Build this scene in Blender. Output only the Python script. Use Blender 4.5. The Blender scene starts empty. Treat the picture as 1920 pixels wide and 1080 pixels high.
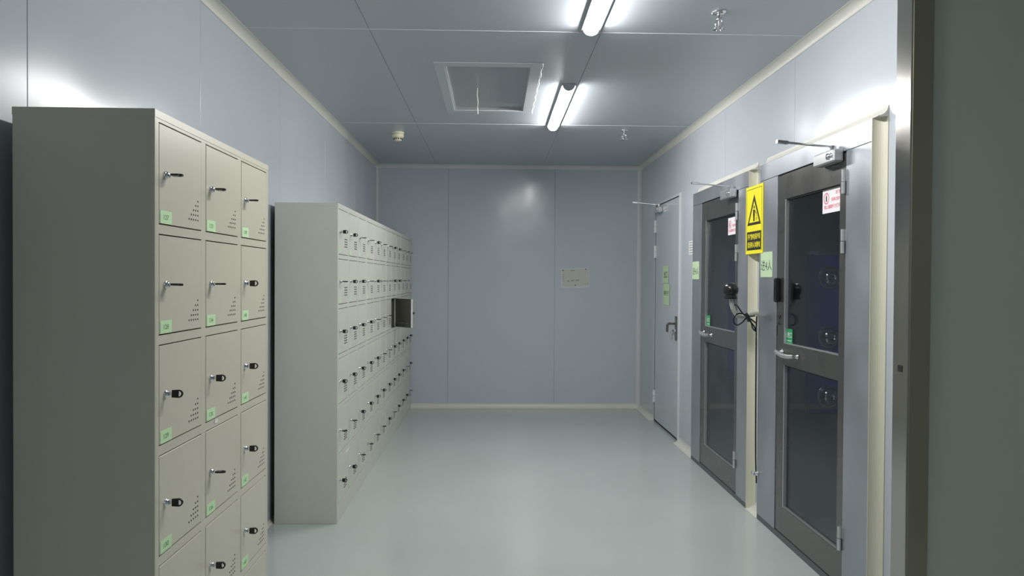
import bpy, bmesh, math, random
from mathutils import Vector, Matrix

random.seed(7)
scene = bpy.context.scene
COL = scene.collection
PI = math.pi

# ------------------------------------------------------------------ camera
HC = 1.3793
YAW, PITCH, ROLL, FPX = 0.0264, -0.0123, 0.0061, 1329.08
right = Vector((math.cos(YAW), -math.sin(YAW), 0))
fh = Vector((math.sin(YAW), math.cos(YAW), 0))
zz = Vector((0, 0, 1))
fwd = fh * math.cos(PITCH) + zz * math.sin(PITCH)
upv = -fh * math.sin(PITCH) + zz * math.cos(PITCH)
R_ = right * math.cos(ROLL) + upv * math.sin(ROLL)
U_ = upv * math.cos(ROLL) - right * math.sin(ROLL)
cam_data = bpy.data.cameras.new('camera')
cam_data.sensor_width = 36
cam_data.lens = FPX / 1920 * 36
cam_data.clip_start = 0.02
cam = bpy.data.objects.new('camera', cam_data)
COL.objects.link(cam)
m4 = Matrix((R_, U_, -fwd)).transposed().to_4x4()
m4.translation = (0, 0, HC)
cam.matrix_world = m4
scene.camera = cam

# ------------------------------------------------------------------ world, exposure, light level
world = bpy.data.worlds.new('world')
scene.world = world
world.use_nodes = True
world.node_tree.nodes['Background'].inputs[0].default_value = (0.6, 0.68, 0.75, 1)
world.node_tree.nodes['Background'].inputs[1].default_value = 0.02
scene.view_settings.view_transform = 'Standard'
scene.view_settings.look = 'None'
scene.view_settings.exposure = 0.0
scene.view_settings.gamma = 1.0
scene.view_settings.use_curve_mapping = False
scene.cycles.use_denoising = True
scene.cycles.max_bounces = 12
scene.cycles.diffuse_bounces = 8
scene.cycles.glossy_bounces = 6
scene.cycles.transparent_max_bounces = 12
LAMP = 116.0            # emission strength of the ceiling battens
LAMP_COLOR = (1.0, 0.985, 0.96, 1)

# ------------------------------------------------------------------ materials
MATS = {}
def mat(name, color, rough=0.5, metal=0.0, var=0.0, vscale=3.0, rvar=0.0, bump=0.0, bscale=2.0,
        stretch=(1, 1, 1), spec=0.5, coat=0.0):
    m = bpy.data.materials.new(name)
    m.use_nodes = True
    nt = m.node_tree
    b = nt.nodes['Principled BSDF']
    b.inputs['Base Color'].default_value = (*color, 1)
    b.inputs['Roughness'].default_value = rough
    b.inputs['Metallic'].default_value = metal
    b.inputs['Specular IOR Level'].default_value = spec
    b.inputs['Coat Weight'].default_value = coat
    b.inputs['Coat Roughness'].default_value = 0.08
    if var or rvar or bump:
        g = nt.nodes.new('ShaderNodeNewGeometry')
        mp = nt.nodes.new('ShaderNodeMapping')
        mp.inputs['Scale'].default_value = stretch
        nt.links.new(g.outputs['Position'], mp.inputs['Vector'])
    if var or rvar:
        n = nt.nodes.new('ShaderNodeTexNoise')
        n.inputs['Scale'].default_value = vscale
        n.inputs['Detail'].default_value = 1.0 if rvar else 4
        nt.links.new(mp.outputs[0], n.inputs['Vector'])
        if var:
            r = nt.nodes.new('ShaderNodeValToRGB')
            r.color_ramp.elements[0].position = 0.1
            r.color_ramp.elements[1].position = 0.9
            r.color_ramp.elements[0].color = (*[c * (1 - var) for c in color], 1)
            r.color_ramp.elements[1].color = (*[min(1, c * (1 + var)) for c in color], 1)
            nt.links.new(n.outputs['Fac'], r.inputs[0])
            nt.links.new(r.outputs[0], b.inputs['Base Color'])
        if rvar:
            k = nt.nodes.new('ShaderNodeMapRange')
            k.inputs['From Min'].default_value = 0.1
            k.inputs['From Max'].default_value = 0.9
            k.inputs['To Min'].default_value = max(0.02, rough - rvar)
            k.inputs['To Max'].default_value = rough + rvar
            nt.links.new(n.outputs['Fac'], k.inputs['Value'])
            nt.links.new(k.outputs[0], b.inputs['Roughness'])
    if bump:
        n2 = nt.nodes.new('ShaderNodeTexNoise')
        n2.inputs['Scale'].default_value = bscale
        n2.inputs['Detail'].default_value = 0.5
        nt.links.new(mp.outputs[0], n2.inputs['Vector'])
        bp = nt.nodes.new('ShaderNodeBump')
        bp.inputs['Strength'].default_value = 1.0
        bp.inputs['Distance'].default_value = bump
        nt.links.new(n2.outputs['Fac'], bp.inputs['Height'])
        nt.links.new(bp.outputs[0], b.inputs['Normal'])
    MATS[name] = m
    return m

mat('wall_panel', (0.485, 0.525, 0.570), 0.20, var=0.015, vscale=1.2, rvar=0.04, bump=0.012, bscale=2.2, spec=0.4)
mat('ceiling_panel', (0.46, 0.50, 0.54), 0.34, var=0.02, vscale=1.0, rvar=0.03, bump=0.004, bscale=1.2, spec=0.4)
mat('seam', (0.30, 0.33, 0.37), 0.6)
mat('cove_cream', (0.60, 0.595, 0.545), 0.42, var=0.03, vscale=6)
mat('cove_pale', (0.56, 0.575, 0.575), 0.42)
mat('cove_yellow', (0.66, 0.645, 0.52), 0.45, var=0.02, vscale=3)
mat('floor_epoxy', (0.43, 0.47, 0.46), 0.16, var=0.05, vscale=1.6, rvar=0.04, bump=0.0025, bscale=1.0, spec=0.5, coat=0.2)
mat('corner_panel', (0.50, 0.54, 0.47), 0.35, var=0.02, vscale=2)
mat('locker_paint', (0.56, 0.54, 0.44), 0.32, var=0.015, vscale=4, rvar=0.05, bump=0.0015, bscale=4)
mat('locker_grey', (0.58, 0.585, 0.525), 0.33, var=0.015, vscale=4, rvar=0.05, bump=0.0015, bscale=4)
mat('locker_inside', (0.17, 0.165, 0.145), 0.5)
mat('chrome', (0.75, 0.75, 0.76), 0.12, metal=1.0)
mat('black_plastic', (0.012, 0.012, 0.014), 0.25)
mat('vent_black', (0.015, 0.015, 0.015), 0.8)
mat('label_green', (0.55, 0.80, 0.47), 0.6)
mat('paper_green', (0.52, 0.68, 0.44), 0.6, var=0.03, vscale=15)
mat('ink', (0.03, 0.035, 0.03), 0.6)
mat('ink_green', (0.10, 0.22, 0.10), 0.6)
mat('brushed_steel', (0.42, 0.445, 0.485), 0.38, metal=0.8, var=0.16, vscale=5, rvar=0.10, stretch=(1, 1, 0.6))
mat('polished_steel', (0.50, 0.48, 0.45), 0.16, metal=1.0, var=0.05, vscale=5, rvar=0.05)
mat('casing_steel', (0.30, 0.285, 0.21), 0.36, metal=0.7, var=0.06, vscale=6)
mat('door_steel', (0.21, 0.205, 0.195), 0.28, metal=0.9, var=0.05, vscale=6, rvar=0.05)
mat('kick_strip', (0.10, 0.11, 0.12), 0.5)
mat('white_frame', (0.62, 0.64, 0.66), 0.4)
mat('grille_frame', (0.52, 0.55, 0.58), 0.35)
mat('alu', (0.62, 0.63, 0.64), 0.3, metal=0.8)
mat('lamp_housing', (0.55, 0.57, 0.60), 0.35, metal=0.3)
mat('yellow_sign', (0.92, 0.82, 0.02), 0.4)
mat('sign_black', (0.02, 0.018, 0.012), 0.45)
mat('sign_white', (0.82, 0.80, 0.82), 0.35)
mat('sign_red', (0.68, 0.10, 0.16), 0.45)
mat('sticker_green', (0.02, 0.30, 0.10), 0.4)
mat('paper_old', (0.50, 0.51, 0.46), 0.5, var=0.05, vscale=30)
mat('plastic_sleeve', (0.58, 0.62, 0.66), 0.2)
mat('smudge', (0.28, 0.29, 0.26), 0.7)
mat('blue_film', (0.07, 0.08, 0.52), 0.25)
mat('shower_inside', (0.30, 0.33, 0.35), 0.40, metal=0.2)
mat('cream_plastic', (0.80, 0.75, 0.56), 0.4)
mat('string', (0.75, 0.72, 0.60), 0.6)
mat('pale_sticker', (0.55, 0.65, 0.78), 0.5)
mat('tube_grey', (0.42, 0.43, 0.38), 0.35)
mat('handle_bronze', (0.22, 0.21, 0.18), 0.3, metal=0.9)

def perforated():
    m = mat('perforated_sheet', (0.42, 0.45, 0.48), 0.34, metal=0.5)
    nt = m.node_tree
    b = nt.nodes['Principled BSDF']
    g = nt.nodes.new('ShaderNodeNewGeometry')
    sp = nt.nodes.new('ShaderNodeSeparateXYZ')
    nt.links.new(g.outputs['Position'], sp.inputs[0])
    outs = []
    for ax in (0, 1):
        a = nt.nodes.new('ShaderNodeMath'); a.operation = 'MULTIPLY'; a.inputs[1].default_value = 2 * PI / 0.012
        s = nt.nodes.new('ShaderNodeMath'); s.operation = 'SINE'
        nt.links.new(sp.outputs[ax], a.inputs[0]); nt.links.new(a.outputs[0], s.inputs[0])
        outs.append(s)
    mu = nt.nodes.new('ShaderNodeMath'); mu.operation = 'MULTIPLY'
    nt.links.new(outs[0].outputs[0], mu.inputs[0]); nt.links.new(outs[1].outputs[0], mu.inputs[1])
    r = nt.nodes.new('ShaderNodeValToRGB')
    r.color_ramp.elements[0].position = 0.45; r.color_ramp.elements[0].color = (0.38, 0.40, 0.42, 1)
    r.color_ramp.elements[1].position = 0.75; r.color_ramp.elements[1].color = (0.60, 0.62, 0.64, 1)
    nt.links.new(mu.outputs[0], r.inputs[0]); nt.links.new(r.outputs[0], b.inputs['Base Color'])
perforated()

def emitter():
    m = bpy.data.materials.new('led_diffuser')
    m.use_nodes = True
    nt = m.node_tree
    b = nt.nodes['Principled BSDF']
    b.inputs['Base Color'].default_value = (0.9, 0.9, 0.9, 1)
    b.inputs['Emission Color'].default_value = LAMP_COLOR
    b.inputs['Emission Strength'].default_value = LAMP
    MATS['led_diffuser'] = m
emitter()

def glass():
    m = bpy.data.materials.new('smoked_glass')
    m.use_nodes = True
    nt = m.node_tree
    nt.nodes.remove(nt.nodes['Principled BSDF'])
    t = nt.nodes.new('ShaderNodeBsdfTransparent'); t.inputs[0].default_value = (0.78, 0.80, 0.82, 1)
    g = nt.nodes.new('ShaderNodeBsdfGlossy'); g.inputs['Roughness'].default_value = 0.03
    f = nt.nodes.new('ShaderNodeFresnel')
    ge = nt.nodes.new('ShaderNodeNewGeometry')
    io = nt.nodes.new('ShaderNodeMapRange')      # same reflectance on both faces of the pane
    io.inputs['To Min'].default_value = 1.45; io.inputs['To Max'].default_value = 1 / 1.45
    nt.links.new(ge.outputs['Backfacing'], io.inputs['Value']); nt.links.new(io.outputs[0], f.inputs[0])
    mx = nt.nodes.new('ShaderNodeMixShader')
    nt.links.new(f.outputs[0], mx.inputs[0]); nt.links.new(t.outputs[0], mx.inputs[1]); nt.links.new(g.outputs[0], mx.inputs[2])
    nt.links.new(mx.outputs[0], nt.nodes['Material Output'].inputs[0])
    MATS['smoked_glass'] = m
    c = m.copy(); c.name = 'clear_glass'
    for n in c.node_tree.nodes:
        if n.type == 'BSDF_TRANSPARENT':
            n.inputs[0].default_value = (0.85, 0.87, 0.87, 1)
    MATS['clear_glass'] = c
glass()

# ------------------------------------------------------------------ mesh builder
class MB:
    def __init__(self, M=None):
        self.v, self.f, self.mi, self.mats, self.sm = [], [], [], [], []
        self.M = M
    def _add(self, vs, fs, mt, smooth=False):
        if mt not in self.mats:
            self.mats.append(mt)
        k = self.mats.index(mt); n = len(self.v)
        for p in vs:
            p = Vector(p)
            self.v.append(tuple(self.M @ p) if self.M is not None else tuple(p))
        for q in fs:
            self.f.append([n + i for i in q]); self.mi.append(k); self.sm.append(smooth)
        return self
    def box(self, x0, x1, y0, y1, z0, z1, mt, ch=0.0):
        if x1 < x0: x0, x1 = x1, x0
        if y1 < y0: y0, y1 = y1, y0
        if z1 < z0: z0, z1 = z1, z0
        bm = bmesh.new()
        bmesh.ops.create_cube(bm, size=1)
        for v in bm.verts:
            v.co = ((x0 + x1) / 2 + v.co.x * (x1 - x0), (y0 + y1) / 2 + v.co.y * (y1 - y0), (z0 + z1) / 2 + v.co.z * (z1 - z0))
        if ch:
            bmesh.ops.bevel(bm, geom=bm.edges[:], offset=ch, segments=1, affect='EDGES')
        bm.verts.index_update()
        self._add([v.co for v in bm.verts], [[v.index for v in f.verts] for f in bm.faces], mt)
        bm.free()
        return self
    def tube(self, pts, r, mt, n=10, cap=True, closed=False):
        pts = [Vector(p) for p in pts]
        rs = r if isinstance(r, (list, tuple)) else [r] * len(pts)
        vs, fs = [], []
        L = len(pts)
        t0 = (pts[1] - pts[0]).normalized()
        a = t0.orthogonal().normalized()
        for i, p in enumerate(pts):
            if closed: t = (pts[(i + 1) % L] - pts[i - 1]).normalized()
            elif i == 0: t = t0
            elif i == L - 1: t = (pts[-1] - pts[-2]).normalized()
            else: t = (pts[i + 1] - pts[i - 1]).normalized()
            a = (a - t * a.dot(t)).normalized()
            b = t.cross(a)
            for k in range(n):
                an = 2 * PI * k / n
                vs.append(p + (a * math.cos(an) + b * math.sin(an)) * rs[i])
        for i in range(L if closed else L - 1):
            j = (i + 1) % L
            for k in range(n):
                fs.append([i * n + k, i * n + (k + 1) % n, j * n + (k + 1) % n, j * n + k])
        self._add(vs, fs, mt, True)
        if cap and not closed:
            self._add(vs[:n], [list(range(n))[::-1]], mt)
            self._add(vs[-n:], [list(range(n))], mt)
        return self
    def lathe(self, o, axis, prof, mt, n=20):
        """prof: list of (radius, distance along axis)"""
        o = Vector(o); axis = Vector(axis).normalized()
        a = axis.orthogonal().normalized(); b = axis.cross(a)
        vs, fs = [], []
        for r, h in prof:
            for k in range(n):
                an = 2 * PI * k / n
                vs.append(o + axis * h + (a * math.cos(an) + b * math.sin(an)) * max(r, 1e-5))
        for i in range(len(prof) - 1):
            for k in range(n):
                fs.append([i * n + k, i * n + (k + 1) % n, (i + 1) * n + (k + 1) % n, (i + 1) * n + k])
        return self._add(vs, fs, mt, True)
    def poly_prism(self, poly, t0, t1, mt):
        """poly in local xy, extruded along local z"""
        n = len(poly)
        vs = [(x, y, t0) for x, y in poly] + [(x, y, t1) for x, y in poly]
        fs = [list(range(n))[::-1], list(range(n, 2 * n))]
        fs += [[i, (i + 1) % n, n + (i + 1) % n, n + i] for i in range(n)]
        return self._add(vs, fs, mt)
    def text(self, body, cx, cy, size, mt, z=0.0, width=None, sx=1.0, bold=0.0, rot=0.0):
        """flat lettering in the local xy plane, centred at cx, cy"""
        vs, fs = text_mesh(body, bold)
        x0 = min(v[0] for v in vs); x1 = max(v[0] for v in vs)
        y0 = min(v[1] for v in vs); y1 = max(v[1] for v in vs)
        s = size / (y1 - y0)
        k = sx * s if width is None else width / (x1 - x0)
        c_, s_ = math.cos(rot), math.sin(rot)
        out = []
        for v in vs:
            x = (v[0] - (x0 + x1) / 2) * k; y = (v[1] - (y0 + y1) / 2) * s
            out.append((cx + x * c_ - y * s_, cy + x * s_ + y * c_, z))
        return self._add(out, fs, mt)
    def mesh(self, name):
        me = bpy.data.meshes.new(name)
        me.from_pydata(self.v, [], self.f)
        for m in self.mats: me.materials.append(MATS[m])
        me.polygons.foreach_set('material_index', self.mi)
        me.polygons.foreach_set('use_smooth', self.sm)
        me.update()
        return me
    def build(self, name, parent=None, loc=(0, 0, 0), bevel=0.0):
        return link(name, self.mesh(name), parent, loc, bevel)

_tc = {}
def text_mesh(body, bold=0.0):
    if (body, bold) in _tc: return _tc[(body, bold)]
    c = bpy.data.curves.new('lettering', 'FONT')
    c.body = body; c.resolution_u = 2; c.offset = bold
    o = bpy.data.objects.new('lettering', c)
    COL.objects.link(o)
    dg = bpy.context.evaluated_depsgraph_get()
    me = bpy.data.meshes.new_from_object(o.evaluated_get(dg))
    vs = [tuple(v.co) for v in me.vertices]; fs = [list(p.vertices) for p in me.polygons]
    bpy.data.objects.remove(o); bpy.data.curves.remove(c); bpy.data.meshes.remove(me)
    _tc[(body, bold)] = (vs, fs)
    return vs, fs

def link(name, me, parent=None, loc=(0, 0, 0), bevel=0.0):
    o = bpy.data.objects.new(name, me)
    COL.objects.link(o)
    o.location = loc
    if parent is not None: o.parent = parent
    if bevel:
        b = o.modifiers.new('bevel', 'BEVEL'); b.width = bevel; b.segments = 2; b.limit_method = 'ANGLE'
    return o
def empty(name, loc=(0, 0, 0)):
    o = bpy.data.objects.new(name, None); COL.objects.link(o); o.location = loc
    o.empty_display_size = 0.05
    return o
def tag(o, label, cat, group=None):
    o['label'] = label; o['category'] = cat
    if group: o['group'] = group
    return o
def struct(o, label, cat=None):
    o['kind'] = 'structure'; o['label'] = label; o['category'] = cat or label.split()[-1]
    return o
def plane_frame(o, r, u):
    """matrix: local x=r, y=u, z=outward normal"""
    r, u = Vector(r), Vector(u); n = r.cross(u)
    M = Matrix((r, u, n)).transposed().to_4x4(); M.translation = o
    return M
def frame_right(y, z, x):   # on the right wall, facing -x
    return plane_frame((x, y, z), (0, -1, 0), (0, 0, 1))

# ------------------------------------------------------------------ room shell
XL, XR, YB, HR = -1.250, 1.580, 7.570, 2.595
YC = 2.630            # wall that turns right at the steel corner post
YF = -5.0             # wall behind the camera
XO = 3.2              # far right of the space beside the camera
FX = 1.535            # front plane of the air showers
NB = (2.85, 4.06)     # near air shower, along the wall
FB = (4.237, 5.43)    # far air shower
BH = 2.042            # their height
D1 = (5.975, 6.885, 2.10)   # exit door

b = MB().box(XL - .1, XO, YF, YB + .1, -0.08, 0, 'floor_epoxy')
floor = struct(b.build('floor'), 'glossy grey-green epoxy floor', 'floor')

def cells(a0, a1, b0, b1, holes):
    A = sorted({a0, a1, *[min(max(h[0], a0), a1) for h in holes], *[min(max(h[1], a0), a1) for h in holes]})
    B = sorted({b0, b1, *[min(max(h[2], b0), b1) for h in holes], *[min(max(h[3], b0), b1) for h in holes]})
    out = []
    for i in range(len(A) - 1):
        run = None
        for j in range(len(B) - 1):
            ca, cb = (A[i] + A[i + 1]) / 2, (B[j] + B[j + 1]) / 2
            inside = any(h[0] < ca < h[1] and h[2] < cb < h[3] for h in holes)
            if inside:
                if run: out.append(run); run = None
            elif run: run = (run[0], run[1], run[2], B[j + 1])
            else: run = (A[i], A[i + 1], B[j], B[j + 1])
        if run: out.append(run)
    return out

GAP = 0.0011
# ceiling: slab and panels, filter opening left free
VX0, VX1, VY0, VY1 = -0.285, 0.205, 4.06, 5.115
VH = [(VX0, VX1, VY0, VY1)]
cb = MB()
for a0, a1, b0, b1 in cells(XL - .1, XO, YF, YB + .1, VH):
    cb.box(a0, a1, b0, b1, HR + .006, HR + .09, 'seam')
ceiling = struct(cb.build('ceiling'), 'grey-blue metal panel ceiling', 'ceiling')
xs = [XL, -0.612, 0.522, 1.656, XO]
ys = [YF, -2.78, -0.69, 1.40, 3.49, 5.58, YB]
for i in range(4):
    for j in range(6):
        mb = MB()
        for a0, a1, b0, b1 in cells(xs[i] + GAP, xs[i + 1] - GAP, ys[j] + GAP, ys[j + 1] - GAP, VH):
            if xs[i] > 1.6 and b0 > YC: continue
            mb.box(a0, a1, b0, b1, HR, HR + .005, 'ceiling_panel', 0)
        if mb.v: mb.build('ceiling_panel', ceiling)
# pale joint strips across the ceiling
for yy in (3.49, 5.58):
    MB().box(XL + .03, XR - .03, yy - .004, yy + .004, HR - .0015, HR + .001, 'white_frame').build('joint_strip', ceiling)

# left wall
mb = MB().box(XL - .06, XL - .006, YF, YB, 0, HR, 'seam')
wall_left = struct(mb.build('wall_left'), 'long pale blue panel wall behind the lockers', 'wall')
ys = [YF, -3.66, -2.54, -1.42, -0.30, 0.82, 1.938, 3.06, 4.18, 5.30, 6.42, YB]
for i in range(len(ys) - 1):
    MB().box(XL - .006, XL, ys[i] + GAP, ys[i + 1] - GAP, 0.0, HR - .001, 'wall_panel', .0012).build('wall_panel', wall_left)
# back wall
mb = MB().box(XL, XR, YB + .006, YB + .06, 0, HR, 'seam')
wall_back = struct(mb.build('wall_back'), 'pale blue panel wall at the end of the room', 'wall')
xs = [XL, -0.482, 0.655, XR]
for i in range(3):
    MB().box(xs[i] + GAP, xs[i + 1] - GAP, YB, YB + .006, 0.0, HR - .001, 'wall_panel', .0012).build('wall_panel', wall_back)
# right wall with openings
HO = [(NB[0] + .01, NB[1] - .01, -1, BH - .01), (FB[0] + .01, FB[1] - .01, -1, BH - .01), (D1[0], D1[1], -1, D1[2])]
mb = MB()
for a0, a1, b0, b1 in cells(YC + .05, YB, 0, HR, HO):
    mb.box(XR + .006, XR + .05, a0, a1, b0, b1, 'seam')
wall_right = struct(mb.build('wall_right'), 'pale blue panel wall with the air showers and exit door', 'wall')
ys = [YC + .05, 3.70, 4.82, 5.94, 7.06, YB]
for i in range(len(ys) - 1):
    mb = MB()
    for a0, a1, b0, b1 in cells(ys[i] + GAP, ys[i + 1] - GAP, 0, HR - .001, HO):
        mb.box(XR, XR + .006, a0, a1, b0, b1, 'wall_panel')
    mb.build('wall_panel', wall_right)
# wall that turns right beside the camera, and the closing walls
mb = MB().box(1.60, XO, YC, YC + .05, 0, HR, 'corner_panel')
struct(mb.build('wall_corner'), 'dull grey-green wall beside the steel corner post', 'wall')
mb = MB().box(XO, XO + .05, YF, YC, 0, HR, 'wall_panel')
struct(mb.build('wall_outer'), 'pale panel wall of the side space', 'wall')
mb = MB().box(XL, XO, YF - .05, YF, 0, HR, 'wall_panel')
struct(mb.build('wall_front'), 'pale panel wall closing the room', 'wall')

# cove trims
def cove(mb, A, B, d1, d2, r, mt='cove_cream', n=8):
    A, B, d1, d2 = Vector(A), Vector(B), Vector(d1), Vector(d2)
    prof = [Vector((0, 0, 0)), d1 * r]
    lip = .0025
    c = (d1 + d2) * r
    for k in range(n + 1):
        t = PI / 2 * k / n
        prof.append(c - (d1 * math.sin(t) + d2 * math.cos(t)) * (r - lip))
    prof.append(d2 * r)
    L = len(prof)
    vs = [A + p for p in prof] + [B + p for p in prof]
    fs = [[i, (i + 1) % L, L + (i + 1) % L, L + i] for i in range(L)]
    mb._add(vs, fs, mt)
    mb._add(vs[:L], [list(range(L))], mt); mb._add(vs[L:], [list(range(L))[::-1]], mt)
    return mb
CR = 0.042
e = .0005
def trim(k, A, B, d1, d2, r, label, name=None, mt='cove_cream'):
    return struct(cove(MB(), A, B, d1, d2, r, mt).build(name or 'trim_%d' % k), label, 'trim')
trim(1, (XL + e, YF, HR - e), (XL + e, YB, HR - e), (1, 0, 0), (0, 0, -1), CR, 'cream cove between left wall and ceiling')
trim(2, (XR - e, YC + .09, HR - e), (XR - e, YB, HR - e), (-1, 0, 0), (0, 0, -1), CR, 'cream cove between right wall and ceiling')
trim(3, (XL, YB - e, HR - e), (XR, YB - e, HR - e), (0, -1, 0), (0, 0, -1), CR, 'pale cove above the back wall', mt='cove_pale')
trim(4, (XL + e, YB - e, 0), (XL + e, YB - e, HR), (1, 0, 0), (0, -1, 0), .026, 'pale cove in the corner behind the lockers', mt='cove_pale')
trim(5, (XR - e, YB - e, 0), (XR - e, YB - e, HR), (-1, 0, 0), (0, -1, 0), CR, 'pale cove in the corner by the exit door', mt='cove_pale')
trim(0, (XL, YB - e, e), (XR, YB - e, e), (0, -1, 0), (0, 0, 1), .05, 'cream cove skirting under the back wall', 'baseboard_back')
trim(0, (XL + e, YF, e), (XL + e, YB, e), (1, 0, 0), (0, 0, 1), .02, 'cream cove skirting behind the lockers', 'baseboard_left')
mb = MB()
for y0, y1 in ((D1[1] + .02, YB), (FB[1], D1[0] - .02), (NB[1] + .003, FB[0] - .003), (YC + .09, NB[0])):
    cove(mb, (XR - e, y0, e), (XR - e, y1, e), (-1, 0, 0), (0, 0, 1), .05)
struct(mb.build('baseboard_right'), 'cream cove skirting pieces under the right wall', 'baseboard')
# coves around the air showers
k = 6
for (y0, y1), nm in ((NB, 'near'), (FB, 'far')):
    mb = MB()
    cove(mb, (XR - e, y0 - .045, BH), (XR - e, y1 + .0, BH), (-1, 0, 0), (0, 0, 1), .045, 'cove_cream')
    cove(mb, (XR - e, y0, 0), (XR - e, y0, BH), (-1, 0, 0), (0, -1, 0), .045, 'cove_yellow')
    struct(mb.build('trim_%d' % k), 'cream cove around the air shower ' + ('next to the steel post' if nm == 'near' else 'next to the exit door'), 'trim')
    k += 1
mb = cove(MB(), (XR - e, NB[1], 0), (XR - e, NB[1], BH), (-1, 0, 0), (0, 1, 0), .04, 'cove_yellow')
struct(mb.build('trim_8'), 'cream cove in the slot between both air showers', 'trim')
# steel corner post
mb = MB().box(1.556, 1.60, YC - .012, YC + .085, 0, HR, 'polished_steel', .001)
mb.box(1.562, 1.640, YC - .016, YC - .002, 0, HR, 'casing_steel', .001)
post = struct(mb.build('trim_9'), 'polished steel corner post at the wall end', 'trim')
MB().box(1.5545, 1.557, YC + .02, YC + .05, 1.035, 1.06, 'vent_black').build('latch_slot', post)

# ------------------------------------------------------------------ ceiling lights
def batten(y0, y1, label):
    cx = 0.462
    t = empty('ceiling_light', (cx, y0, HR))
    tag(t, label, 'light', 'LED battens on the ceiling')
    L = y1 - y0
    hb = MB().box(-.045, .045, 0, L, -.012, 0, 'lamp_housing', .002)
    for s in (-1, 1): hb.box(s * .0445, s * .0405, .001, L - .001, -.0155, -.0118, 'lamp_housing')
    hb.build('housing', t)
    mb = MB()
    n = 12
    vs, fs = [], []
    for yy in (.012, L - .012):
        for i in range(n + 1):
            a = PI * i / n
            vs.append((-.036 * math.cos(a), yy, -.0125 - .030 * math.sin(a)))
    for i in range(n): fs.append([i, i + 1, n + 2 + i, n + 1 + i])
    mb._add(vs, fs, 'led_diffuser', True)
    mb.build('diffuser', t)
    for yy in (0.0, L - .012):
        mb = MB(Matrix(((1, 0, 0, 0), (0, 0, 1, 0), (0, 1, 0, 0), (0, 0, 0, 1))))
        pl = [(-.038 * math.cos(PI * i / n), -.012 - .032 * math.sin(PI * i / n)) for i in range(n + 1)]
        mb.poly_prism(pl, yy, yy + .012, 'lamp_housing')
        mb.build('end_cap', t)
    return t
batten(2.20, 3.42, 'lit LED batten whose end meets the joint strip before the filter grille')
batten(4.40, 5.60, 'lit LED batten beside the ceiling filter grille')
batten(-3.40, -2.20, 'added fill LED batten, out of view at the other room end')  # extra unseen lamp, added to brighten the front locker side and corner wall

# ------------------------------------------------------------------ ceiling filter grille
t = tag(empty('filter_grille', (0, 0, HR)), 'square recessed ceiling filter grille with perforated sheet and white frame', 'vent')
fx0, fx1, fy0, fy1 = -.343, .270, 3.99, 5.18
mb = MB()
mb.box(fx0, VX0, fy0, fy1, -.006, -.0005, 'grille_frame', .001)
mb.box(VX1, fx1, fy0, fy1, -.006, -.0005, 'grille_frame', .001)
mb.box(VX0, VX1, fy0, VY0, -.006, -.0005, 'grille_frame', .001)
mb.box(VX0, VX1, VY1, fy1, -.006, -.0005, 'grille_frame', .001)
mb.build('flange', t)
mb = MB()
mb.box(VX0 + .001, VX0 + .006, VY0 + .001, VY1 - .001, 0, .05, 'alu'); mb.box(VX1 - .006, VX1 - .001, VY0 + .001, VY1 - .001, 0, .05, 'alu')
mb.box(VX0 + .001, VX1 - .001, VY0 + .001, VY0 + .006, 0, .05, 'alu'); mb.box(VX0 + .001, VX1 - .001, VY1 - .006, VY1 - .001, 0, .05, 'alu')
mb.build('recess_frame', t)
MB().box(VX0 + .002, VX1 - .002, VY0 + .002, VY1 - .002, .018, .024, 'perforated_sheet').build('perforated_sheet', t)
# loose edge of sealant on the right side of the flange
pts = []
for i in range(24):
    yy = fy0 + (fy1 - fy0) * i / 23
    pts.append((fx1 + .002 + .004 * math.sin(i * 1.7), yy, -.003))
MB().tube(pts, .0035, 'white_frame', 6).build('sealant_bead', t)
s = MB().tube([(-.110, 4.60, HR + .018), (-.112, 4.60, HR - .03), (-.106, 4.60, HR - .07), (-.109, 4.60, HR - .11), (-.107, 4.60, HR - .15)], .003, 'string', 6)
tag(s.build('hanging_string'), 'short cream string hanging from the filter grille', 'string')

# ------------------------------------------------------------------ smoke detector and sprinklers
t = tag(empty('smoke_detector', (-.80, 5.93, HR)), 'cream round smoke detector on the ceiling', 'detector')
MB().lathe((0, 0, 0), (0, 0, -1), [(0, 0), (.05, 0), (.052, .006), (.048, .014)], 'cream_plastic', 28).build('mount', t)
MB().lathe((0, 0, 0), (0, 0, -1), [(.046, .014), (.050, .018), (.050, .034), (.044, .044), (.034, .048)], 'cream_plastic', 28).build('body', t)
MB().lathe((0, 0, 0), (0, 0, -1), [(.030, .048), (.032, .066), (.024, .072), (0, .073)], 'cream_plastic', 28).build('sensor_cap', t)
mb = MB()
for i in range(10):
    a = 2 * PI * i / 10
    mb.box(math.cos(a) * .032 - .004, math.cos(a) * .032 + .004, math.sin(a) * .032 - .004, math.sin(a) * .032 + .004, -.062, -.052, 'vent_black')
mb.build('sensor_slots', t)
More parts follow.
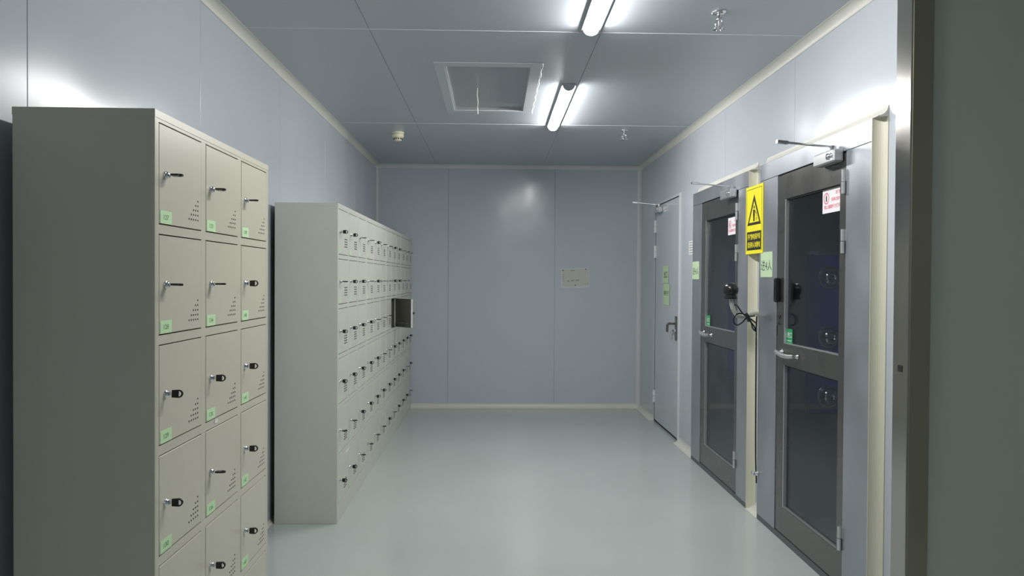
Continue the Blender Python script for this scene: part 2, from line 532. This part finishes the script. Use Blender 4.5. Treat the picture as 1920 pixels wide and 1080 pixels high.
def sprinkler(x, y, label):
    t = tag(empty('sprinkler_head', (x, y, HR)), label, 'sprinkler', 'ceiling sprinklers')
    MB().lathe((0, 0, 0), (0, 0, -1), [(0, 0), (.034, .001), (.036, .004), (.018, .010), (.010, .012)], 'chrome', 24).build('escutcheon', t)
    MB().lathe((0, 0, 0), (0, 0, -1), [(.010, .010), (.010, .030), (.014, .031), (.014, .038), (.005, .040), (.004, .075), (0, .076)], 'chrome', 16).build('nozzle_body', t)
    mb = MB()
    for s in (-1, 1):
        mb.tube([(s * .012, 0, -.036), (s * .017, 0, -.050), (s * .012, 0, -.066), (0, 0, -.074)], .003, 'chrome', 6)
    mb.build('yoke', t)
    mb = MB().lathe((0, 0, 0), (0, 0, -1), [(0, .0745), (.026, .0745), (.027, .077), (0, .079)], 'chrome', 24)
    for i in range(8):
        a = 2 * PI * i / 8
        mb.box(math.cos(a) * .024 - .003, math.cos(a) * .024 + .003, math.sin(a) * .024 - .003, math.sin(a) * .024 + .003, -.079, -.0745, 'chrome')
    mb.build('deflector', t)
sprinkler(1.015, 3.20, 'chrome sprinkler head in the ceiling panel over the first air shower')
sprinkler(1.055, 5.74, 'chrome sprinkler head past the ceiling joint by the exit door')

# ------------------------------------------------------------------ lockers
LW, LH, LD = 0.892, 1.80, 0.350
MG, DW, DG = 0.022, 0.262, 0.031       # side margin, door width, gap between columns
DT, DH, DP = 1.772, 0.259, 0.2825      # top of first door, door height, row pitch
TH = .012
def carcass_meshes(lp='locker_paint'):
    d = {}
    d['side_panel'] = MB().box(-LD, 0, 0, .010, 0, LH - .002, lp, .0015).mesh('side_panel')
    d['top_panel'] = MB().box(-LD - .0006, .0006, -.0004, LW + .0004, LH - .020, LH + .0006, lp, .0008).mesh('top_panel')
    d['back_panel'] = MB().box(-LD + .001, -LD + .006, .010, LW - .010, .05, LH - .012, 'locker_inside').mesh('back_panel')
    mb = MB()
    zb = DT - 5 * DP - DH
    mb.box(-.018, -.0005, .010, LW - .010, DT, LH - .0195, lp)
    mb.box(-.018, -.0005, .010, LW - .010, .0, zb, lp)
    for r in range(5):
        z1 = DT - r * DP - DH; z0 = DT - (r + 1) * DP
        mb.box(-.018, -.0005, MG, LW - MG, z0, z1, lp)
    y = MG
    mb.box(-.018, -.0005, .010, MG, zb, DT, lp)
    for c in range(2):
        y0 = MG + c * (DW + DG) + DW
        mb.box(-.017, -.0010, y0, y0 + DG, zb, DT, lp)
    mb.box(-.018, -.0005, LW - MG - .0, LW - .010, zb, DT, lp)
    d['face_frame'] = mb.mesh('face_frame')
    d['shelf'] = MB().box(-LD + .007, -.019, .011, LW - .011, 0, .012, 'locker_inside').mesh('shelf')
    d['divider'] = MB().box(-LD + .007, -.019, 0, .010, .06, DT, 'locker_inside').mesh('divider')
    return d
CMS = {p: carcass_meshes(p) for p in ('locker_paint', 'locker_grey')}
g, gz = .0018, .0032
def door_mesh(lp):
    mb = MB().box(-.003, 0.0, -DW + g, -g, gz, DH - gz, lp, .001)
    for y0, y1, z0, z1 in ((-DW + g, -DW + g + .002, gz, DH - gz), (-g - .002, -g, gz, DH - gz), (-DW + g, -g, gz, gz + .002), (-DW + g, -g, DH - gz - .002, DH - gz)):
        mb.box(-.018, -.003, y0, y1, z0, z1, lp)
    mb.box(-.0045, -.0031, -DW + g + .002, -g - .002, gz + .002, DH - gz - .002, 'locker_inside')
    return mb.mesh('door')
DOORS = {p: door_mesh(p) for p in ('locker_paint', 'locker_grey')}
def vent_tri():
    mb = MB()
    for r in range(5):
        for c in range(r + 1):
            y = -.026 - c * .0145; z = .083 - r * .0135
            mb.lathe((0, y, z), (1, 0, 0), [(.0028, -.001), (.0028, .0006), (0, .0006)], 'vent_black', 8)
    return mb.mesh('vent_holes')
def vent_slot():
    mb = MB()
    for r in range(4):
        for c in range(2):
            y = -.085 + c * .042; z = .050 + r * .0145
            mb.box(-.001, .0006, y - .014, y + .014, z - .0033, z + .0033, 'vent_black')
    return mb.mesh('vent_holes')
VT, VS = vent_tri(), vent_slot()
LOCK = MB().lathe((0, 0, 0), (1, 0, 0), [(.0105, 0), (.0105, .003), (.009, .0045), (.0078, .0045), (.0078, .0095), (.006, .0105), (0, .0105)], 'chrome', 18).mesh('lock_cylinder')
def key_mesh():
    mb = MB()
    mb.box(.008, .018, -.0011, .0011, -.0042, .0042, 'chrome')
    n = 14
    # black bow: solid block with a ring at its end, in the local xz plane
    M = Matrix(((1, 0, 0, 0), (0, 0, 1, 0), (0, 1, 0, 0), (0, 0, 0, 1)))
    kb = MB(M)
    kb.poly_prism([(.017, -.0095), (.0335, -.0105), (.0335, .0105), (.017, .0095)], -.0026, .0026, 'black_plastic')
    for i in range(n):
        a0 = -PI / 2 + PI * i / n; a1 = -PI / 2 + PI * (i + 1) / n
        q = [(.0335 + .0115 * math.cos(a0), .0105 * math.sin(a0)), (.0335 + .0115 * math.cos(a1), .0105 * math.sin(a1)),
             (.0335 + .0080 * math.cos(a1), .0072 * math.sin(a1)), (.0335 + .0080 * math.cos(a0), .0072 * math.sin(a0))]
        kb.poly_prism(q, -.0026, .0026, 'black_plastic')
    mb._add(kb.v, kb.f, 'black_plastic')
    return mb.mesh('key')
KEY = key_mesh()
def label_mesh(num):
    mb = MB().box(.0002, .0010, 0, .064, 0, .033, 'label_green')
    if num:
        mb.M = plane_frame((.0012, 0, 0), (0, 1, 0), (0, 0, 1))
        mb.text(num, .032, .0165, .0125, 'ink_green', width=.028, bold=.012)
        mb.M = None
    return mb.mesh('number_label')
SMALL_LABEL = MB().box(.0002, .0010, 0, .036, 0, .030, 'label_green').mesh('number_label')
SMALL_LABEL.materials.clear(); SMALL_LABEL.materials.append(mat('label_pale', (0.55, 0.68, 0.52), 0.6))

def locker(x, y, keys, label, group, number=None, opened=None, first_label_cols=3):
    t = tag(empty('locker_cabinet', (x, y, 0)), label, 'locker', group)
    pk = 'locker_paint' if number else 'locker_grey'
    CM, DOOR = CMS[pk], DOORS[pk]
    link('side_panel', CM['side_panel'], t); link('side_panel', CM['side_panel'], t, (0, LW - .010, 0))
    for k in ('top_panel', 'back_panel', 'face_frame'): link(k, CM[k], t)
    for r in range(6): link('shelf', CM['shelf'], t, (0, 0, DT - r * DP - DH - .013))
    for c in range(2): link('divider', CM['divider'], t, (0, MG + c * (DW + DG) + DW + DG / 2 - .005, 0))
    for r in range(6):
        for c in range(3):
            yh = MG + c * (DW + DG) + DW
            z0 = DT - r * DP - DH
            d = link('door', DOOR, t, (0, yh, z0))
            if opened == (r, c):
                d.rotation_euler.z = math.radians(42)
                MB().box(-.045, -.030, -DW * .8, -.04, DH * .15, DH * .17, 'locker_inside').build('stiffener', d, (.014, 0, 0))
            link('vent_holes', VT if number else VS, d)
            ly = -DW + .036; lz = DH * .50
            link('lock_cylinder', LOCK, d, (0, ly, lz))
            kk = keys[r][c]
            if kk in 'HV':
                ko = link('key', KEY, d, (0, ly, lz))
                ko.rotation_euler.x = (PI / 2 if kk == 'H' else 0) + random.uniform(-.10, .10)
            if number:
                link('number_label', label_mesh(str(number + c * 6 + r)), d, (0, -DW + .006, .004))
            elif c < first_label_cols:
                link('number_label', SMALL_LABEL, d, (0, -DW + .008, .008))
    return t

locker(-.847, 1.797, ['HHH', 'HHV', 'VVV', 'VHV', 'VVV', 'VHV'],
       'beige steel locker cabinet standing alone with bright green number labels', None, number=127)
rows = ['VVHHVHHVVHHH',
        'HVVHVHHVVHH-',
        'VVVVHHHVVHVV',
        'VVVVVHHVVVVV',
        'HHVVVVVVVVHV',
        'VVHHHHVHVVVH']
labs = ['grey-beige locker cabinet at the free end of the row, broad side bare',
        'grey-beige locker cabinet second in the row from its free end',
        'grey-beige locker cabinet in the row with one small door left open',
        'grey-beige locker cabinet of the row touching the back wall']
for i in range(4):
    locker(-.870, 3.988 + i * (LW + .001), [r[i * 3:i * 3 + 3] for r in rows], labs[i], 'row of lockers along the left wall',
           opened=(2, 1) if i == 2 else None, first_label_cols=3 if i == 0 else 1)

# scraps of white tape left on the locker fronts
def scrap(x, y, z, pts, label):
    mb = MB(plane_frame((x, y, z), (0, 1, 0), (0, 0, 1)))
    mb.poly_prism(pts, .0004, .0016, 'sign_white')
    tag(mb.build('tape_scrap'), label, 'tape')
scrap(-.847, 2.187, .939, [(-.012, -.004), (.012, -.006), (.014, .005), (-.006, .007)], 'tiny white tape scrap on the front of the separate beige locker')
scrap(-.870, 4.273, .345, [(-.07, .0), (.02, -.006), (.03, .010), (.03, .03), (.015, .03), (.012, .012), (-.07, .012)], 'torn white tape on the locker at the free end of the row')

# ------------------------------------------------------------------ air showers
def hinge(parent, loc, h=.105):
    mb = MB()
    for s in (0, 1):
        z0 = -h / 2 + s * (h / 2 + .001)
        mb.tube([(-.012, 0, z0), (-.012, 0, z0 + h / 2 - .002)], .009, 'alu', 12)
        mb.box(-.006, 0, -.020 if s else -.004, .004 if s else .020, z0, z0 + h / 2 - .002, 'alu')
    return mb.build('hinge', parent, loc)
def closer(parent, y, z, x, L=.17, mt='alu'):
    """door closer on the face of a door (facing -x), arm standing out into the room"""
    mb = MB().box(x - .050, x - .002, y, y + L, z - .028, z + .028, mt, .006)
    mb.lathe((x - .052, y + .05, z), (1, 0, 0), [(0, -.004), (.014, -.003), (.014, .004)], 'chrome', 16)
    mb.lathe((x - .052, y + .02, z), (1, 0, 0), [(0, -.003), (.010, -.002), (.010, .004)], 'chrome', 16)
    mb.tube([(x - .026, y + .055, z + .026), (x - .026, y + .055, z + .040)], .011, 'chrome', 14)
    mb.build('door_closer', parent)
    mb = MB()
    yy, zz_ = y + .055, z + .040
    mb.tube([(x - .026, yy, zz_), (x - .026, yy, zz_ + .008)], .015, 'chrome', 14)
    mb.M = Matrix.Translation((x - .026, yy, zz_)) @ Matrix.Rotation(math.radians(5), 4, 'Y')
    mb.box(-.250, .010, -.008, .008, .000, .007, 'chrome', .001)
    mb.box(-.255, -.205, -.010, .010, -.004, .010, 'chrome', .001)
    mb.M = None
    mb.build('closer_arm', parent)

def lever(parent, x, y, z, s=1):
    mb = MB()
    mb.lathe((x, y, z), (-1, 0, 0), [(0, 0), (.022, .0005), (.022, .006), (.012, .009), (.011, .030), (0, .034)], 'chrome', 20)
    mb.tube([(x - .026, y + .025 * s, z + .006), (x - .032, y - .01 * s, z + .002), (x - .036, y - .08 * s, z - .006), (x - .034, y - .15 * s, z - .005), (x - .026, y - .20 * s, z + .001)], [.009, .012, .0125, .012, .010], 'alu', 12)
    mb.lathe((x, y - .19 * s, z), (-1, 0, 0), [(0, 0), (.014, .0005), (.014, .005), (.009, .008), (.009, .028)], 'chrome', 16)
    return mb.build('lever_handle', parent)

def air_shower(y0, y1, dy0, dy1, label, near):
    t = tag(empty('air_shower', (FX, y0, 0)), label, 'air shower', 'air showers in the right wall')
    def P(mb, name, parent=t, bevel=0): return mb.build(name, parent, (-FX, -y0, 0) if parent is t else (0, 0, 0), bevel)
    X1 = 2.62
    sm = 'brushed_steel'
    P(MB().box(FX, FX + .05, y0, dy0 - .004, .03, 1.948, sm, .001), 'front_panel')
    P(MB().box(FX, FX + .05, dy1 + .004, y1, .03, 1.948, sm, .001), 'front_panel')
    P(MB().box(FX, FX + .05, y0, y1, 1.950, BH, sm, .001), 'header_panel')
    P(MB().box(FX + .001, FX + .05, y0, y1, 0, .029, 'kick_strip'), 'kick_strip')
    P(MB().box(FX + .05, X1, y0 + .001, y0 + .04, .0, BH - .002, 'shower_inside'), 'side_wall')
    P(MB().box(FX + .05, X1, y1 - .04, y1 - .001, .0, BH - .002, 'shower_inside'), 'side_wall')
    P(MB().box(X1, X1 + .03, y0 + .001, y1 - .001, 0, BH - .002, 'shower_inside'), 'rear_wall')
    P(MB().box(FX + .05, X1, y0 + .041, y1 - .041, BH - .03, BH - .002, 'shower_inside'), 'roof')
    P(MB().box(FX + .05, X1, y0 + .041, y1 - .041, 0, .012, 'shower_inside'), 'floor_plate')
    # blue panel with three ball nozzles on each of the inner side walls
    for s, yw in ((-1, y1 - .04), (1, y0 + .04)):
        bl = P(MB().box(1.80, 2.14, yw, yw + s * .006, .62, 1.53, 'blue_film'), 'nozzle_panel')
        for zc in (.72, 1.06, 1.402):
            mb = MB().lathe((1.925, yw + s * .006, zc), (0, s, 0), [(.066, 0), (.066, .006), (.058, .008), (.052, .004)], 'chrome', 24)
            mb.build('nozzle_ring', bl)
            mb = MB().lathe((1.925, yw + s * .006, zc), (0, s, 0), [(.054, .002)] + [(.054 * math.cos(a), .004 + .046 * math.sin(a)) for a in [i * PI / 2 / 8 for i in range(7)]] + [(.018, .040), (.0, .038)], 'chrome', 24)
            mb.build('nozzle_ball', bl)
    # door
    dx = FX + .004
    zt, zb = 1.944, .036
    gl0, gl1 = dy0 + .058, dy1 - .085       # glass sides
    G = [(1.048, 1.812), (.178, .935)]
    mb = MB()
    mb.box(dx, dx + .04, dy0, gl0, zb, zt, 'door_steel', .001)
    mb.box(dx, dx + .04, gl1, dy1, zb, zt, 'door_steel', .001)
    mb.box(dx + .0005, dx + .04, gl0, gl1, G[0][1], zt, 'door_steel')
    mb.box(dx + .0005, dx + .04, gl0, gl1, G[1][1], G[0][0], 'door_steel')
    mb.box(dx + .0005, dx + .04, gl0, gl1, zb, G[1][0], 'door_steel')
    d = P(mb, 'door')
    for a, c in G:
        MB().box(dx + .016, dx + .022, gl0 - .005, gl1 + .005, a - .005, c + .005, 'smoked_glass').build('glass_pane', d)
        f = MB()
        f.box(dx + .002, dx + .020, gl1 - .012, gl1, a, c, 'alu')
        f.box(dx + .006, dx + .020, gl0, gl0 + .006, a, c, 'vent_black')
        f.box(dx + .006, dx + .020, gl0 + .006, gl1 - .012, c - .006, c, 'vent_black')
        f.box(dx + .006, dx + .020, gl0 + .006, gl1 - .012, a, a + .005, 'alu')
        f.build('glazing_bead', d)
    for hz in (1.815, 1.555, .25):
        hinge(d, (dx, dy0 + .004, hz))
    closer(d, dy0 + .02, 1.935, dx, .20)
    lever(d, dx, dy1 - .075, .997)
    if near:
        mb = MB().box(dx - .028, dx, dy1 - .040, dy1 - .012, 1.265, 1.395, 'black_plastic', .005)
        mb.build('pull_handle', d)
        MB().box(dx - .0015, dx, dy1 - .004, dy1 - .0005, 1.08, 1.14, 'vent_black').build('latch_slot', d)
        for zc, sg in ((1.195, 1), (1.145, -1)):
            m = MB()
            m.tube([(dx - .001, dy1 - .02, zc), (dx - .001, dy1 - .032, zc - .018 * sg), (dx - .001, dy1 - .048, zc)], .003, 'vent_black', 6)
            m.build('scuff_mark', d)
    return t
NSH = air_shower(NB[0], NB[1], 3.06, 3.80, 'steel air shower with smoked glass door beside the steel post', True)
FSH = air_shower(FB[0], FB[1], 4.42, 5.20, 'steel air shower with smoked glass door between exit door and yellow sign', False)
# chrome knob low on the far edge of the near air shower
kn = MB().lathe((FX - .001, NB[1] - .012, .265), (-1, 0, 0), [(0, 0), (.014, .0), (.014, .006), (.007, .008), (.007, .020), (.015, .024), (.015, .032), (0, .036)], 'chrome', 16)
tag(kn.build('door_stop'), 'small chrome knob low on the air shower frame edge', 'knob')

# ------------------------------------------------------------------ exit door
mb = MB()
mb.box(XR - .012, XR + .05, D1[0] - .028, D1[0] + .0, 0, D1[2] + .02, 'white_frame', .002)
mb.box(XR - .004, XR + .05, D1[1], D1[1] + .02, 0, D1[2] + .02, 'wall_panel', .002)
mb.box(XR - .008, XR + .05, D1[0], D1[1], D1[2], D1[2] + .02, 'white_frame', .002)
d1 = struct(mb.build('door_1'), 'pale blue exit door in the right wall near the corner', 'door')
leaf = MB().box(XR + .002, XR + .045, D1[0] + .006, D1[1] - .006, .02, D1[2] - .005, 'wall_panel', .002).build('leaf', d1)
MB().box(XR + .010, XR + .045, D1[0] + .001, D1[1] - .001, .0, .018, 'vent_black').build('threshold', d1)
MB().box(XR - .003, XR + .002, D1[0] + .008, D1[0] + .045, .022, D1[2] - .008, 'wall_panel', .001).build('edge_strip', leaf)
for hz in (1.90, 1.655, .25):
    mb = MB()
    for s in (0, 1):
        mb.tube([(XR - .008, D1[1] - .02, hz - .06 + s * .061), (XR - .008, D1[1] - .02, hz - .002 + s * .061)], .011, 'white_frame', 12)
    mb.box(XR - .004, XR + .001, D1[1] - .045, D1[1] - .02, hz - .06, hz + .06, 'white_frame')
    mb.build('hinge', leaf)
closer(leaf, D1[1] - .29, 2.045, XR + .002, .20, 'alu')
# bracket plate of the closer on the door head
MB().box(XR - .002, XR + .002, D1[1] - .47, D1[1] - .30, 2.03, 2.06, 'white_frame').build('closer_plate', leaf)
mb = MB().box(XR - .010, XR + .002, D1[0] + .075, D1[0] + .115, .86, 1.07, 'handle_bronze', .004)
mb.tube([(XR - .005, D1[0] + .095, 1.005), (XR - .055, D1[0] + .095, 1.005)], .010, 'handle_bronze', 10)
mb.tube([(XR - .052, D1[0] + .095, 1.005), (XR - .056, D1[0] + .13, 1.004), (XR - .055, D1[0] + .18, .992), (XR - .050, D1[0] + .215, .955), (XR - .048, D1[0] + .22, .925)], [.011, .011, .011, .012, .010], 'handle_bronze', 10)
mb.build('lever_handle', leaf)
mb = MB().lathe((XR - .008, D1[0] + .095, .945), (-1, 0, 0), [(.012, 0), (.012, .010), (0, .011)], 'chrome', 14)
mb.box(XR - .040, XR - .018, D1[0] + .094, D1[0] + .097, .935, .955, 'chrome')
mb.build('lock_cylinder', leaf)
mb = MB().tube([(XR - .040 + .014 * math.cos(a), D1[0] + .10, .925 + .014 * math.sin(a)) for a in [2 * PI * i / 14 for i in range(14)]], .0016, 'chrome', 6, closed=True)
mb.box(XR - .046, XR - .032, D1[0] + .10, D1[0] + .103, .865, .912, 'chrome', .001)
tag(mb.build('key_ring'), 'small bunch of keys hanging from the exit door lock', 'keys')

# ------------------------------------------------------------------ signs and papers
def sheet(name, y, z, x, w, h, mt, label, cat, th=.0015, group=None):
    """flat sign on the right side: centre y, z; returns (mb, local frame) for prints"""
    return MB(frame_right(y, z, x))
# exit door papers
mb = sheet('', 6.46, 1.425, XR + .0, 0, 0, '', '', '')
mb.box(-.115, .105, -.072, .085, .0008, .0016, 'paper_green')
mb.text('出口', 0.0, .005, .062, 'ink', .0019, width=.13, bold=.012)
tag(mb.build('paper_notice'), 'green paper with two black characters high on the exit door', 'notice')
mb = sheet('', 6.43, 1.250, XR, 0, 0, '', '', '')
mb.box(-.115, .115, -.098, .098, .0008, .0014, 'paper_green')
mb.text('请随手关门', 0.0, .012, .045, 'ink_green', .0017, width=.20, bold=.015)
tag(mb.build('paper_notice'), 'green paper with a line of print above the exit door handle', 'notice')
# small white label at the far edge of the far shower
mb = sheet('', 5.62, 1.64, XR, 0, 0, '', '', '')
mb.box(-.075, .075, -.055, .055, .0005, .0014, 'sign_white')
for i in range(5): mb.box(-.06, .06, -.042 + i * .02, -.036 + i * .02, .0014, .0017, 'smudge')
tag(mb.build('wall_label'), 'small white printed label on the wall between exit door and air shower', 'label')
# green handwritten papers
def hand_paper(y0, y1, z0, z1, label):
    mb = MB(frame_right((y0 + y1) / 2, (z0 + z1) / 2, FX))
    w, h = (y1 - y0) / 2, (z1 - z0) / 2
    mb.box(-w, w, -h, h, .0005, .0014, 'paper_green')
    mb.text('进4人', 0, -.004, h * .85, 'ink', .0018, width=w * 1.80, bold=-.004)
    return tag(mb.build('handwritten_note'), label, 'note')
hand_paper(3.862, 4.033, 1.400, 1.542, 'green handwritten note under the yellow sign on the air shower')
hand_paper(5.252, 5.425, 1.388, 1.522, 'green handwritten note on the air shower frame beside the exit door')
# yellow warning sign, mounted across the slot between the showers
SY, SZ = 4.135, 1.738
t = tag(empty('warning_sign', (FX, SY, SZ)), 'yellow static electricity warning sign with black triangle', 'sign')
M = frame_right(0, 0, 0)
mb = MB(M)
mb.box(-.135, .135, -.200, .200, .001, .004, 'yellow_sign', .0005)
mb.build('board', t)
mb = MB(M)
z = .0044
def frame_line(x0, x1, y0, y1, w):
    mb.box(x0, x1, y1 - w, y1, .004, z, 'sign_black'); mb.box(x0, x1, y0, y0 + w, .004, z, 'sign_black')
    mb.box(x0, x0 + w, y0, y1, .004, z, 'sign_black'); mb.box(x1 - w, x1, y0, y1, .004, z, 'sign_black')
mb.box(-.118, .118, .182, .185, .004, z, 'sign_black')
mb.box(-.120, -.117, -.185, .185, .004, z, 'sign_black'); mb.box(.117, .120, -.185, .185, .004, z, 'sign_black')
A, B, C = (0, .150), (-.108, -.030), (.108, -.030)
a, b_, c = (0, .112), (-.080, -.014), (.080, -.014)
for p, q, r, s in ((A, B, b_, a), (B, C, c, b_), (C, A, a, c)):
    mb.poly_prism([p, q, r, s], .004, z, 'sign_black')
mb.build('triangle_border', t)
mb = MB(M)
pl = [(.009 * math.cos(i * PI / 6), .074 + .010 * math.sin(i * PI / 6)) for i in range(12)]
mb.poly_prism(pl, .004, z, 'sign_black')
mb.box(-.016, .012, .020, .060, .004, z, 'sign_black')
mb.box(-.014, -.003, -.008, .022, .004, z, 'sign_black'); mb.box(-.001, .010, -.008, .022, .004, z, 'sign_black')
mb.poly_prism([(.008, .060), (.012, .052), (.036, .030), (.041, .036)][::-1], .004, z, 'sign_black')
mb.box(.036, .039, .008, .030, .004, z, 'sign_black')
for i, w in enumerate((.016, .011, .006)): mb.box(.0375 - w, .0375 + w, .006 - i * .006, .008 - i * .006, .004, z, 'sign_black')
mb.build('pictogram', t)
mb = MB(M)
mb.box(-.112, .112, -.178, -.068, .004, z, 'sign_black')
mb.text('手按静电保护球', 0, -.098, .036, 'yellow_sign', z + .0006, width=.200, bold=.014)
mb.text('请消除人体静电', 0, -.146, .036, 'yellow_sign', z + .0006, width=.200, bold=.014)
mb.build('caption_panel', t)
# red and white stickers on the door glass
def red_sticker(yc, zc, w, h, label):
    x = FX + .004 + .0155
    mb = MB(frame_right(yc, zc, x - .0))
    mb.box(-w, w, -h, h, .0003, .0012, 'sign_white')
    n = 20; zt = .0016
    cx, cy = -w * .60, h * .22
    ro, ri = h * .48, h * .38
    for i in range(n):
        a0, a1 = 2 * PI * i / n, 2 * PI * (i + 1) / n
        mb.poly_prism([(cx + ro * math.cos(a0), cy + ro * math.sin(a0)), (cx + ro * math.cos(a1), cy + ro * math.sin(a1)),
                       (cx + ri * math.cos(a1), cy + ri * math.sin(a1)), (cx + ri * math.cos(a0), cy + ri * math.sin(a0))], .0012, zt, 'sign_red')
    mb.box(cx - h * .10, cx + h * .10, cy - h * .26, cy + h * .18, .0012, zt, 'sign_black')
    mb.box(cx - h * .04, cx + h * .05, cy + h * .10, cy + h * .30, .0012, zt, 'sign_black')
    mb.text('双门锁', w * .60, h * .58, h * .30, 'sign_red', zt, width=w * .52, bold=.012)
    mb.text('风淋过程中', w * .38, h * .06, h * .32, 'sign_red', zt, width=w * .95, bold=.012)
    mb.text('禁止强制外力打开!', 0, -h * .50, h * .34, 'sign_red', zt, width=w * 1.65, bold=.012)
    return tag(mb.build('warning_sticker'), label, 'sticker')
red_sticker(3.219, 1.752, .095, .056, 'white sticker with red print on the air shower glass near the steel post')
red_sticker(4.572, 1.735, .090, .056, 'white sticker with red print on the glass left of the yellow sign')
# green entrance stickers
def green_sticker(yc, zc, label):
    mb = MB(frame_right(yc, zc, FX + .0195))
    mb.box(-.036, .036, -.038, .038, .0003, .0012, 'sticker_green')
    mb.text('进口', 0.0, .006, .030, 'sign_white', .0018, width=.058, bold=.006)
    mb.box(-.026, .024, -.026, -.022, .0012, .0016, 'sign_white')
    return tag(mb.build('entrance_sticker'), label, 'sticker')
green_sticker(3.672, 1.090, 'green entrance sticker on the glass beside the black pull handle')
green_sticker(5.070, 1.090, 'green entrance sticker low on the upper glass nearer the exit door')
# pale sticker inside the near shower, small white label inside the far one
mb = MB(plane_frame((1.83, NB[1] - .0405, 1.515), (1, 0, 0), (0, 0, 1)))
mb.box(-.03, .03, -.035, .035, .0005, .0016, 'pale_sticker'); mb.box(-.006, .006, -.018, .018, .0016, .002, 'ink')
tag(mb.build('inner_label'), 'pale blue label above the blue panel inside the air shower', 'label')
mb = MB(plane_frame((1.86, FB[1] - .0405, 1.50), (1, 0, 0), (0, 0, 1)))
mb.box(-.03, .03, -.035, .035, .0005, .0016, 'pale_sticker'); mb.box(-.010, .010, -.012, .012, .0016, .002, 'smudge')
tag(mb.build('inner_label'), 'small pale label inside the air shower nearer the exit door', 'label')
# document on the back wall
M = Matrix.Translation((.876, YB, 1.398)) @ Matrix.Rotation(math.radians(1.6), 4, 'Y').inverted() @ plane_frame((0, 0, 0), (1, 0, 0), (0, 0, 1))
t = tag(empty('wall_document', (0, 0, 0)), 'worn paper in a clear sleeve pinned to the back wall', 'document')
t.matrix_world = M
MB().box(-.152, .152, -.105, .105, .0008, .0025, 'plastic_sleeve', .0003).build('sleeve', t)
MB().box(-.138, .148, -.090, .098, .0025, .0032, 'paper_old').build('paper', t)
mb = MB()
mb.box(-.05, .0, .074, .082, .0032, .0036, 'smudge')
for i, (x, w) in enumerate(((-.085, .03), (-.048, .045), (.004, .05))): mb.box(x, x + w * .8, -.038 + .003 * i, -.025 + .003 * i, .0032, .0036, 'smudge')
for i in range(4): mb.box(-.134, -.124, .03 - i * .022, .042 - i * .022, .0032, .0036, 'smudge')
mb.box(.09, .14, -.066, -.063, .0032, .0036, 'smudge')
mb.build('print', t)
for x, y in ((.115, .092), (.0, -.078), (-.132, .082)):
    MB().lathe((x, y, .0032), (0, 0, 1), [(.007, 0), (.007, .003), (.004, .006), (0, .006)], 'kick_strip', 12).build('pin', t)

# ------------------------------------------------------------------ static discharge ball on its bent tube
t = tag(empty('discharge_ball', (XR, 4.15, 1.19)), 'black static discharge ball on a bent grey tube with coiled cable', 'static ball')
def PT(mb, name, parent=t): return mb.build(name, parent, (-XR, -4.15, -1.19))
BX, BY, BZ = 1.372, 4.06, 1.325
prof = [(0, -.052), (.036, -.052), (.038, -.046), (.034, -.034), (.033, -.026)]
prof += [(.044 * math.cos(a), .044 * math.sin(a)) for a in [(-35 + i * 12.5) * PI / 180 for i in range(11)]]
prof = [(r, h) for r, h in prof]
PT(MB().lathe((BX, BY, BZ), (0, 0, 1), prof, 'black_plastic', 28), 'ball')
path = [(XR, 4.15, 1.185), (1.53, 4.135, 1.186), (1.46, 4.10, 1.170), (1.415, 4.075, 1.178), (1.387, 4.062, 1.215), (1.375, 4.06, 1.255), (BX, BY, 1.285)]
def smooth(p, n=6):
    p = [Vector(q) for q in p]; out = []
    for i in range(len(p) - 1):
        a, b, c, d = p[max(i - 1, 0)], p[i], p[i + 1], p[min(i + 2, len(p) - 1)]
        for k in range(n):
            s = k / n
            out.append(.5 * ((2 * b) + (c - a) * s + (2 * a - 5 * b + 4 * c - d) * s * s + (3 * b - a - 3 * c + d) * s ** 3))
    out.append(p[-1]); return out
PT(MB().tube(smooth(path), .0125, 'tube_grey', 12), 'tube')
PT(MB().lathe((XR - .001, 4.15, 1.185), (-1, 0, 0), [(0, 0), (.034, 0), (.034, .006), (.016, .010), (.014, .016)], 'tube_grey', 20), 'wall_flange')
cable = [
    [(1.39, 4.045, 1.24), (1.40, 4.03, 1.235), (1.425, 4.03, 1.20), (1.46, 4.06, 1.175), (1.50, 4.08, 1.155), (1.530, 4.075, 1.13)],
    [(1.47, 4.06, 1.165), (1.43, 4.03, 1.19), (1.39, 4.02, 1.185), (1.375, 4.02, 1.15), (1.395, 4.02, 1.125), (1.43, 4.03, 1.14), (1.47, 4.06, 1.168), (1.52, 4.078, 1.175)],
    [(1.46, 4.055, 1.178), (1.49, 4.06, 1.145), (1.505, 4.07, 1.105), (1.526, 4.075, 1.085)],
    [(1.45, 4.05, 1.186), (1.48, 4.06, 1.152), (1.515, 4.075, 1.115), (1.527, 4.078, 1.09)],
]
mb = MB()
for c in cable: mb.tube(smooth(c), .0042, 'black_plastic', 8)
mb.tube(smooth([(1.530, 4.075, 1.175), (1.527, 4.072, 1.10), (1.528, 4.073, .9), (1.529, 4.073, .6), (1.532, 4.074, .35), (1.54, 4.08, .20)]), .0042, 'black_plastic', 8)
mb.tube(smooth([(1.452, 4.04, 1.19), (1.463, 4.035, 1.172), (1.475, 4.05, 1.150)]), .012, 'black_plastic', 8)
PT(mb, 'cable')
